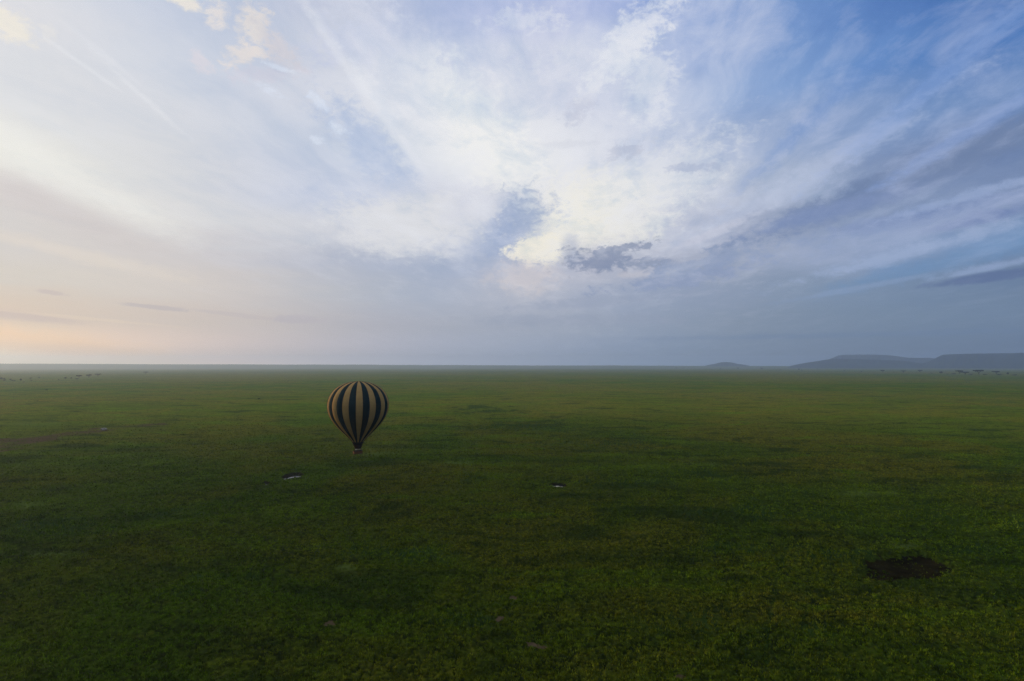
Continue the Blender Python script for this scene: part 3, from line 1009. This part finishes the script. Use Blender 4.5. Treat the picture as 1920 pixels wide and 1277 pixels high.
GL = 'scattered trees on the far left of the plain'
GRT = 'acacias on the plain below the mesa'
GF = 'tiny far trees under the small hill'
TREES = [
    (2, 713.5, 6, 'round', 'dark tree cut by the left edge of the photo', GL, 1),
    (8, 714, 5, 'bush', 'low bush between the two trees nearest the left edge', GL, 1),
    (7.5, 712.5, 3, 'round', 'thin dark tree just right of the tree at the photo edge', GL, 1.2),
    (19.5, 714, 4, 'flat', 'small greenish flat topped tree standing over a low wide bush', GL, 1.3),
    (25, 714.5, 6, 'bush', 'low wide bush right of the small greenish tree', GL, 0.7),
    (39, 714.8, 3.4, 'round', 'upright dark round tree left of the wide canopied ones', GL, 1.3),
    (44.5, 717, 3, 'bush', 'lowest brownish bush just below the upright round tree', GL, 1),
    (57.5, 711.5, 4.6, 'flat', 'small dark umbrella tree with a bush at its foot', GL, 1.1),
    (58.5, 714, 3.2, 'bush', 'bush directly under the small dark umbrella tree', GL, 0.9),
    (73, 709.5, 3, 'round', 'lone small dot of a tree right of the umbrella tree', GL, 1),
    (99, 712.3, 2, 'bush', 'faintest tiny bush in the gap between the tree groups', GL, 1),
    (110, 712.3, 2.4, 'bush', 'tiny bush just left of an upright dark tree', GL, 1),
    (122.5, 711.5, 3.6, 'round', 'upright dark tree left of the three wide acacias', GL, 1.2),
    (133.5, 711, 2.6, 'round', 'small pale tree next to the wide acacias', GL, 1.2),
    (148, 709.5, 9, 'flat', 'flat topped acacia with a bush under it, first of three wide ones', GL, 1),
    (144.5, 711, 6, 'bush', 'low bush under the first wide acacia', GL, 0.7),
    (166.5, 709, 9.6, 'flat', 'broadest dark acacia, second of the three wide ones', GL, 1.1),
    (183.5, 706.2, 9.4, 'flat', 'flat dark acacia, third of the three wide ones', GL, 0.9),
    (225, 704.3, 2.4, 'bush', 'faint tiny bush between the wide acacias and the lone one', GL, 1),
    (273, 701, 7, 'flat', 'lone flat acacia right of all the other left trees', GL, 0.9),
    (87, 732, 4, 'bush', 'small dark bush on open grass in front of the left trees', 'lone bushes on the open plain', 1),
    (70.5, 752, 3, 'bush', 'speck of a bush nearest the dirt strip', 'lone bushes on the open plain', 1),
    (485.5, 748, 4.5, 'bush', 'small dark bush on open grass left of the balloon', 'lone bushes on the open plain', 0.7),
    (1655, 698.3, 7.4, 'flat', 'flat acacia standing first from the left below the mesa foot', GRT, 0.9),
    (1694, 699, 7, 'flat', 'flat acacia second from the left below the mesa foot', GRT, 0.9),
    (1725, 698.6, 7.4, 'flat', 'flat acacia third from the left below the mesa foot', GRT, 0.9),
    (1764.5, 701, 5, 'round', 'small round tree between the single acacias and the big pair', GRT, 0.9),
    (1777, 701.6, 2.6, 'bush', 'small bush right of the small round tree', GRT, 1),
    (1799, 700.8, 11, 'flat', 'wide acacia overlapping another, left one of the big pair', GRT, 0.9),
    (1809.5, 702.8, 12, 'flat', 'wide acacia in front, right one of the big pair', GRT, 0.8),
    (1820, 702.6, 6, 'bush', 'low bush between the big pair and the largest acacia', GRT, 0.7),
    (1835.5, 702.2, 15, 'flat', 'largest and darkest acacia below the mesa', GRT, 0.9),
    (1847, 702.8, 7, 'bush', 'low bush touching the largest acacia', GRT, 0.6),
    (1868.5, 701.6, 10, 'flat', 'flat acacia standing above a low hedge like bush', GRT, 0.9),
    (1873, 703.2, 9, 'bush', 'low hedge like bush under a flat acacia', GRT, 0.5),
    (1890, 703, 4.6, 'round', 'small upright tree near the right photo edge', GRT, 1),
    (1903, 704, 8, 'bush', 'low flat bush nearest the right photo edge', GRT, 0.5),
    (1788, 701.6, 8, 'bush', 'low flat bush left of the big pair of acacias', GRT, 0.45),
    (1747, 699.9, 5, 'bush', 'low flat bush left of the small round tree', GRT, 0.5),
    (1676, 698.4, 3, 'bush', 'speck of a bush between the first and second single acacias', GRT, 0.8),
    (1615, 697.4, 3, 'bush', 'speck of a bush left of the single acacias', GRT, 0.8),
    (1267.8, 691.6, 4, 'flat', 'far tree, left of the twin specks on the horizon plain', GF, 0.9),
    (1281.5, 691.8, 3.2, 'flat', 'far tree, right of the twin specks on the horizon plain', GF, 1),
    (1350.5, 692.4, 3, 'bush', 'faint far speck of a tree below the small hill hump', GF, 0.9),
    (1383.5, 692.6, 3.6, 'round', 'far tree below the right foot of the small hill hump', GF, 0.9),
    (1427.8, 693, 5, 'flat', 'darkest far tree between the small hill and the long hill', GF, 0.9),
    (1463.7, 694, 3, 'bush', 'faint far bush below the left foot of the long hill', GF, 0.9),
    (1498, 694.3, 3.2, 'round', 'dark far tree beside a fainter bush under the long hill', GF, 1),
    (1503.5, 694.4, 3, 'bush', 'fainter bush beside a dark far tree under the long hill', GF, 0.8),
    (1531.5, 692.6, 3, 'flat', 'faint far tree highest under the long hill', GF, 0.9),
    (1583, 696, 3, 'bush', 'faint bush under the middle of the long hill', GF, 0.8),
]
for t in TREES:
    tree(*t)

# ------------------------------------------------------------------ boulder at the end of the dirt strip
M_ROCK = noisy('grey_granite', (0.34, 0.31, 0.26), (0.22, 0.20, 0.165), 0.9, 0.9, 0.15, 6, 0.6)
p = ground(194.5, 807)
bm = bmesh.new()
bmesh.ops.create_icosphere(bm, subdivisions=4, radius=1.0)
for v in bm.verts:
    c = v.co
    n1 = pnoise(np.array([c.x * 1.3 + 3]), np.array([c.y * 1.3 + c.z * 1.7]), 5)[0]
    n2 = pnoise(np.array([c.x * 3.1]), np.array([c.y * 3.1 - c.z * 2.7]), 6)[0]
    k = 1 + 0.35 * n1 + 0.12 * n2
    z = c.z * k
    taper = 1.0 if z > -0.1 else 0.85          # undercut foot
    v.co = (c.x * k * 2.3 * taper, c.y * k * 1.7 * taper, 1.25 * max(min(z, 0.85), -0.7) + 0.55)
bl_ = link('boulder', bm_mesh('boulder', bm, True), M_ROCK)
bl_.location = (p[0], p[1], 0.25)
bl_.rotation_euler = (0, 0.10, 0.4)
tag(bl_, 'pale grey boulder with dark undercut base at the end of the dirt strip', 'boulder')

# ------------------------------------------------------------------ the balloon
BY = 227.0
K = 0.02666                                    # metres per pixel of the enlarged study of the balloon
CX = 558.0


def zof(cy):
    return at_depth(669.9, 700 + cy / 7.98, BY)[2]


bcx = at_depth(600 + CX / 7.98, 760, BY)[0] + 0.4
PROF = [(117, 14), (119, 45), (126, 105), (140, 172), (165, 240), (200, 304), (245, 360), (300, 402), (360, 433), (420, 450), (470, 455), (520, 452),
        (570, 442), (620, 426), (680, 396), (740, 352), (800, 303), (860, 246), (920, 185), (980, 124), (1022, 86)]
zb = zof(1205)                                 # underside of the basket
balloon = empty('hot_air_balloon', (bcx, BY, zb))
tag(balloon, 'hot air balloon with tan and dark green vertical stripes drifting low over the plain', 'hot air balloon')


def fabric(name, c1, c2):
    m = principled(name, c1, 0.8, 0.05)
    g = G(m.node_tree)
    b = m.node_tree.nodes['Principled BSDF']
    t = g.n('ShaderNodeTexCoord').outputs['Object']
    sp = g.n('ShaderNodeSeparateXYZ')
    g.nt.links.new(t, sp.inputs[0])
    f = g.noise(t, 0.5, 5, 0.6)
    # sewn horizontal seams every 1.3 m
    seam = g.math('FRACT', g.math('MULTIPLY', sp.outputs[2], 1 / 1.3))
    sm = g.smooth(g.math('ABSOLUTE', g.math('SUBTRACT', seam, 0.5)), 0.46, 0.49, 0.0, 0.35)
    col = g.mix(g.smooth(f, 0.3, 0.7), c1, c2)
    col = g.mix(sm, col, tuple(v * 0.5 for v in c1))
    g.put(b.inputs['Base Color'], col)
    bn = g.n('ShaderNodeBump')
    bn.inputs['Strength'].default_value = 0.25
    bn.inputs['Distance'].default_value = 0.3
    g.put(bn.inputs['Height'], g.noise(t, 1.1, 3, 0.5))
    g.nt.links.new(bn.outputs[0], b.inputs['Normal'])
    return m


M_TAN = fabric('tan_nylon', (0.37, 0.235, 0.080), (0.325, 0.20, 0.066))
M_DGRN = fabric('dark_green_nylon', (0.007, 0.024, 0.025), (0.004, 0.016, 0.017))
M_TAPE = principled('load_tape', (0.05, 0.04, 0.025), 0.8, 0.1)
M_DARK = principled('charred_scoop_cloth', (0.006, 0.006, 0.009), 0.85, 0.1)
M_SKIRT = principled('brown_skirt_cloth', (0.028, 0.016, 0.010), 0.85, 0.1)

pz = np.array([zof(c) - zb for c, _ in PROF])
pr = np.array([r * K * 0.972 for _, r in PROF])
t_in = np.linspace(0, 1, len(PROF))
t_out = np.linspace(0, 1, 61)


def spline(v):
    """Catmull-Rom through the profile"""
    out = []
    m = len(v) - 1
    for t in t_out:
        s = min(t * m, m - 1e-6)
        i = int(s)
        u = s - i
        a, b, c, d = v[max(i - 1, 0)], v[i], v[i + 1], v[min(i + 2, m)]
        out.append(0.5 * ((2 * b) + (c - a) * u + (2 * a - 5 * b + 4 * c - d) * u * u + (3 * b - a - 3 * c + d) * u ** 3))
    return np.array(out)


ez, er = spline(pz), np.maximum(spline(pr), 0.05)
NG = 28
W_G = 2 * math.pi / NG
TH0 = math.atan2(-BY, -bcx) + math.radians(1.9)          # a tan stripe faces the camera
NSEG = 8
for k in range(NG):
    co = []
    for z, r in zip(ez, er):
        bulge = 0.030 * min(1.0, r / 6.0)
        for s in range(NSEG + 1):
            u = s / NSEG * 2 - 1
            a = TH0 + (k + u / 2) * W_G
            q = r * (1 - bulge * 0.5 + bulge * math.sqrt(max(0, 1 - 0.96 * u * u)))
            co.append((q * math.cos(a), q * math.sin(a), z))
    n_ = NSEG + 1
    q = [(i * n_ + j + 1, i * n_ + j, (i + 1) * n_ + j, (i + 1) * n_ + j + 1) for i in range(len(ez) - 1) for j in range(NSEG)]
    q = [f[::-1] for f in q]
    tanp = k % 2 == 0
    me = mesh_np('gore', np.array(co), q)
    o = link('tan_gore' if tanp else 'dark_green_gore', me, M_TAN if tanp else M_DGRN, balloon)


def revolve(name, prof, mat, parent, seg=48, smooth=True, thick=0.0):
    bm = bmesh.new()
    rings = []
    for r, z in prof:
        rings.append([bm.verts.new((r * math.cos(2 * math.pi * s / seg), r * math.sin(2 * math.pi * s / seg), z)) for s in range(seg)])
    for a, b in zip(rings[:-1], rings[1:]):
        for s in range(seg):
            bm.faces.new((a[s], a[(s + 1) % seg], b[(s + 1) % seg], b[s]))
    return link(name, bm_mesh(name, bm, smooth), mat, parent)


revolve('crown_cap', [(0.02, ez[0] + 0.06), (0.5, ez[0] + 0.03), (0.62, ez[0] - 0.05), (0.5, ez[0] - 0.1)], M_TAN, balloon)
z1, z2, z3 = ez[-1], zof(1068) - zb, zof(1126) - zb
revolve('scoop', [(86 * K + 0.02, z1 + 0.02), (78 * K, z1 - 0.5), (66 * K, z2), (64 * K, z2)], M_DARK, balloon)
revolve('skirt', [(65 * K, z2 - 0.01), (54 * K, (z2 + z3) / 2), (43 * K, z3), (42 * K, z3 + 0.04), (52 * K, (z2 + z3) / 2)], M_SKIRT, balloon)


def tube(bm, a, b, r, seg=8):
    limb(bm, a, b, r, r, seg)


# load tapes along the seams
for k in range(NG):
    a = TH0 + (k + 0.5) * W_G
    bm = bmesh.new()
    prev = None
    for z, r in list(zip(ez, er))[::3]:
        bulge = 0.030 * min(1.0, r / 6.0)
        q = r * (1 - bulge * 0.5 + bulge * 0.2) + 0.015
        pvec = Vector((q * math.cos(a), q * math.sin(a), z))
        if prev is not None:
            limb(bm, prev, pvec, 0.03, 0.03, 4)
        prev = pvec
    link('load_tape', bm_mesh('load_tape', bm), M_TAPE, balloon)

# basket: wicker car, turned so that its short end shows at the left
YAW = math.radians(22.6) + math.atan2(-bcx, BY)
BL, BW, BH = 3.5, 1.7, 1.15
M_WICKER = noisy('wicker', (0.20, 0.085, 0.028), (0.10, 0.04, 0.016), 9.0, 0.8, 0.2, 3, 0.5, bscale=40)
M_LEATHER = principled('dark_leather', (0.020, 0.010, 0.008), 0.55, 0.3)
M_STEEL = principled('burner_steel', (0.72, 0.67, 0.56), 0.45, 0.4, 0.0)
M_ROPE = principled('steel_cable', (0.12, 0.12, 0.12), 0.5, 0.4, 0.5)
M_PAD = principled('padded_upright', (0.03, 0.012, 0.010), 0.7, 0.2)


def rot(v):
    c, s = math.cos(YAW), math.sin(YAW)
    return Vector((v[0] * c - v[1] * s, v[0] * s + v[1] * c, v[2]))


def rrect(l, w, r=0.22, seg=4):
    pts = []
    for cx, cy, a0 in ((l / 2 - r, w / 2 - r, 0), (-l / 2 + r, w / 2 - r, 90), (-l / 2 + r, -w / 2 + r, 180), (l / 2 - r, -w / 2 + r, 270)):
        for s in range(seg + 1):
            a = math.radians(a0 + 90 * s / seg)
            pts.append((cx + r * math.cos(a), cy + r * math.sin(a)))
    return pts


bm = bmesh.new()
loops = []
for (dl, z) in ((-0.12, 0.06), (-0.04, 0.30), (0.0, 0.6), (0.03, 0.9), (0.05, BH), (-0.07, BH), (-0.10, 0.10)):
    loops.append([bm.verts.new(rot((x, y, z))) for x, y in rrect(BL + dl * 2, BW + dl * 2)])
nn = len(loops[0])
for a, b in zip(loops[:-1], loops[1:]):
    for s in range(nn):
        bm.faces.new((a[s], a[(s + 1) % nn], b[(s + 1) % nn], b[s]))
bm.faces.new(loops[-1])
bm.faces.new(loops[0][::-1])
basket = link('basket', bm_mesh('basket', bm), M_WICKER, balloon)


def loop_tube(name, l, w, z, r, mat, parent):
    pts = [rot((x, y, z)) for x, y in rrect(l, w)]
    bm = bmesh.new()
    for a, b in zip(pts, pts[1:] + pts[:1]):
        d = (b - a) * 0.04
        tube(bm, a - d, b + d, r, 8)
    return link(name, bm_mesh(name, bm, True), mat, parent)


loop_tube('rim', BL + 0.02, BW + 0.02, BH + 0.03, 0.075, M_LEATHER, basket)
loop_tube('skid', BL - 0.22, BW - 0.22, 0.05, 0.055, M_LEATHER, basket)
for s in (-0.62, 0.62):
    bm = bmesh.new()
    bmesh.ops.create_cube(bm, size=1)
    for v in bm.verts:
        v.co = rot((v.co.x * 0.07 + s, v.co.y * (BW - 0.22), v.co.z * 0.92 + 0.58))
    link('partition', bm_mesh('partition', bm), M_WICKER, basket)
for sx in (-1, 1):
    for sy in (-1, 1):
        bm = bmesh.new()
        a = rot((sx * (BL / 2 - 0.12), sy * (BW / 2 - 0.1), BH))
        b = rot((sx * 0.95, sy * 0.52, 1.74))
        limb(bm, a, b, 0.05, 0.04, 8)
        link('upright', bm_mesh('upright', bm, True), M_PAD, balloon)
        for k in range(3):
            bm = bmesh.new()
            t = math.atan2(sy * 0.6, sx) + YAW + (k - 1) * 0.35
            tube(bm, b, Vector((43 * K * math.cos(t), 43 * K * math.sin(t), z3 + 0.05)), 0.012, 5)
            link('cable', bm_mesh('cable', bm), M_ROPE, balloon)
bm = bmesh.new()
cs = [rot((sx * 0.95, sy * 0.52, 1.74)) for sx, sy in ((-1, -1), (1, -1), (1, 1), (-1, 1))]
for a, b in zip(cs, cs[1:] + cs[:1]):
    tube(bm, a, b, 0.035, 8)
tube(bm, (cs[0] + cs[1]) / 2, (cs[2] + cs[3]) / 2, 0.03, 8)
frame = link('burner_frame', bm_mesh('burner_frame', bm, True), M_STEEL, balloon)
for sx in (-0.62, 0.62):
    c = rot((sx, 0, 0))
    bo = revolve('burner', [(0.06, 1.60), (0.24, 1.62), (0.30, 1.70), (0.36, 1.84), (0.37, 2.02), (0.34, 2.03), (0.30, 1.9), (0.02, 1.82)], M_STEEL, frame, 20)
    bo.location = (c.x, c.y, 0)
    co_ = revolve('coil', [(0.375, 1.84), (0.40, 1.87), (0.375, 1.90), (0.40, 1.93), (0.375, 1.96), (0.40, 1.99), (0.375, 2.01)], M_STEEL, frame, 20)
    co_.location = (c.x, c.y, 0)

# ------------------------------------------------------------------ people in the basket
M_SKIN = principled('skin', (0.30, 0.17, 0.11), 0.6, 0.3)
M_HAIR = principled('dark_hair', (0.015, 0.010, 0.008), 0.6, 0.3)
M_TROU = principled('dark_trousers', (0.02, 0.02, 0.025), 0.85, 0.1)


def person_mesh(armz):
    """one continuous skinned body standing at the origin, looking along -Y, hands forward on the basket rim"""
    J = [(0, 0, 0.95), (0, 0.01, 1.18), (0, 0.0, 1.40), (0, -0.01, 1.50), (0, -0.03, 1.60), (0, -0.02, 1.72),
         (-0.19, 0, 1.40), (-0.26, -0.03, 1.15), (-0.20, -0.24, armz), (-0.18, -0.33, armz + 0.02),
         (0.19, 0, 1.40), (0.26, -0.03, 1.15), (0.20, -0.24, armz), (0.18, -0.33, armz + 0.02),
         (-0.10, 0, 0.88), (-0.11, -0.02, 0.50), (-0.11, 0.02, 0.10), (-0.11, -0.12, 0.04),
         (0.10, 0, 0.88), (0.11, -0.02, 0.50), (0.11, 0.02, 0.10), (0.11, -0.12, 0.04)]
    R = [0.15, 0.14, 0.15, 0.06, 0.095, 0.085, 0.07, 0.05, 0.035, 0.04, 0.07, 0.05, 0.035, 0.04, 0.10, 0.065, 0.045, 0.04, 0.10, 0.065, 0.045, 0.04]
    E_ = [(0, 1), (1, 2), (2, 3), (3, 4), (4, 5), (2, 6), (6, 7), (7, 8), (8, 9), (2, 10), (10, 11), (11, 12), (12, 13),
          (0, 14), (14, 15), (15, 16), (16, 17), (0, 18), (18, 19), (19, 20), (20, 21)]
    me = bpy.data.meshes.new('body_skeleton')
    me.from_pydata(J, E_, [])
    o = bpy.data.objects.new('body_skeleton', me)
    C.objects.link(o)
    md = o.modifiers.new('skin', 'SKIN')
    for k, v in enumerate(me.skin_vertices[0].data):
        v.radius = (R[k], R[k] * (0.75 if k in (0, 1, 2) else 1.0))
        v.use_root = k == 0
    sb = o.modifiers.new('sub', 'SUBSURF')
    sb.levels = sb.render_levels = 1
    dg = bpy.context.evaluated_depsgraph_get()
    out = bpy.data.meshes.new_from_object(o.evaluated_get(dg))
    bpy.data.objects.remove(o)
    out.polygons.foreach_set('use_smooth', np.ones(len(out.polygons), bool))
    return out


def hair_mesh():
    bm = bmesh.new()
    bmesh.ops.create_icosphere(bm, subdivisions=3, radius=0.115)
    for v in bm.verts:
        v.co = Vector((v.co.x * 0.95, v.co.y * 1.02, v.co.z))
    bmesh.ops.delete(bm, geom=[v for v in bm.verts if v.co.z < -0.01 - (v.co.y * 0.9)], context='VERTS')
    return bm_mesh('hair', bm, True)


PM = [person_mesh(1.24), person_mesh(1.30)]
for b in PM:
    for m in (M_SKIN, M_SKIN, M_TROU):
        b.materials.append(m)
    ci = []
    for f in b.polygons:
        c = f.center
        skin_ = c.z > 1.49 or c.y < -0.27 and c.z > 1.0
        ci.append(0 if skin_ else (1 if c.z > 0.93 else 2))
    b.polygons.foreach_set('material_index', ci)
HM = hair_mesh()
HM.materials.append(M_HAIR)
SHIRTS = [((0.10, 0.015, 0.012), 'dark red'), ((0.02, 0.025, 0.05), 'navy blue'), ((0.02, 0.035, 0.022), 'dark green'),
          ((0.07, 0.05, 0.10), 'dull purple'), ((0.03, 0.03, 0.03), 'black'), ((0.16, 0.13, 0.09), 'khaki')]
SPOTS = [(-1.25, -0.42, 0.0, 5), (-1.25, 0.42, 3.1, 4), (-0.30, -0.42, 0.0, 0), (0.28, -0.40, 0.1, 3), (0.05, 0.45, 3.2, 2), (1.00, -0.42, 0.0, 1), (1.45, -0.40, 0.2, 4), (1.20, 0.42, 3.0, 0)]
WHERE = ['at the lit left end of the basket, nearer side', 'at the left end of the basket, far side', 'left of middle on the near side of the basket', 'right of middle on the near side of the basket',
         'in the middle of the far side of the basket', 'near the right end on the near side of the basket', 'in the right near corner of the basket', 'at the right end on the far side of the basket']
for (lx, ly, rz, si), wh in zip(SPOTS, WHERE):
    v = rot((lx, ly, 0.12))
    pm = PM[si % 2].copy()
    scol, sname = SHIRTS[si]
    pm.materials[1] = bpy.data.materials.get('shirt_' + sname.replace(' ', '_')) or principled('shirt_' + sname.replace(' ', '_'), scol, 0.85, 0.1)
    o = link('person', pm)
    o.location = (bcx + v.x, BY + v.y, zb + v.z)
    o.rotation_euler = (0, 0, YAW + rz)
    o.scale = (0.9, 0.9, 0.9)
    tag(o, 'person in %s top %s' % (sname, wh), 'person', 'people riding in the balloon basket')
    h = link('hair', HM, None, o)
    h.location = (0, -0.01, 1.68)

# ------------------------------------------------------------------ haze: the damp morning air over the plain
bm = bmesh.new()
bmesh.ops.create_cube(bm, size=1)
HZ0, HZ1 = -4.5, 300.0
for v in bm.verts:
    v.co = Vector((v.co.x * 30000, v.co.y * 30000, HZ0 if v.co.z < 0 else HZ1))
haze_m = bpy.data.materials.new('morning_haze')
haze_m.use_nodes = True
hn = haze_m.node_tree
hn.nodes.clear()
ho = hn.nodes.new('ShaderNodeOutputMaterial')
hv = hn.nodes.new('ShaderNodeVolumePrincipled')
hv.inputs['Color'].default_value = (0.61, 0.76, 0.98, 1)
hv.inputs['Density'].default_value = 1 / 11800
hv.inputs['Anisotropy'].default_value = 0.55
hn.links.new(hv.outputs[0], ho.inputs['Volume'])
haze = tag(link('haze', bm_mesh('haze', bm), haze_m), 'thin blue morning haze lying over the whole plain', kind='stuff')
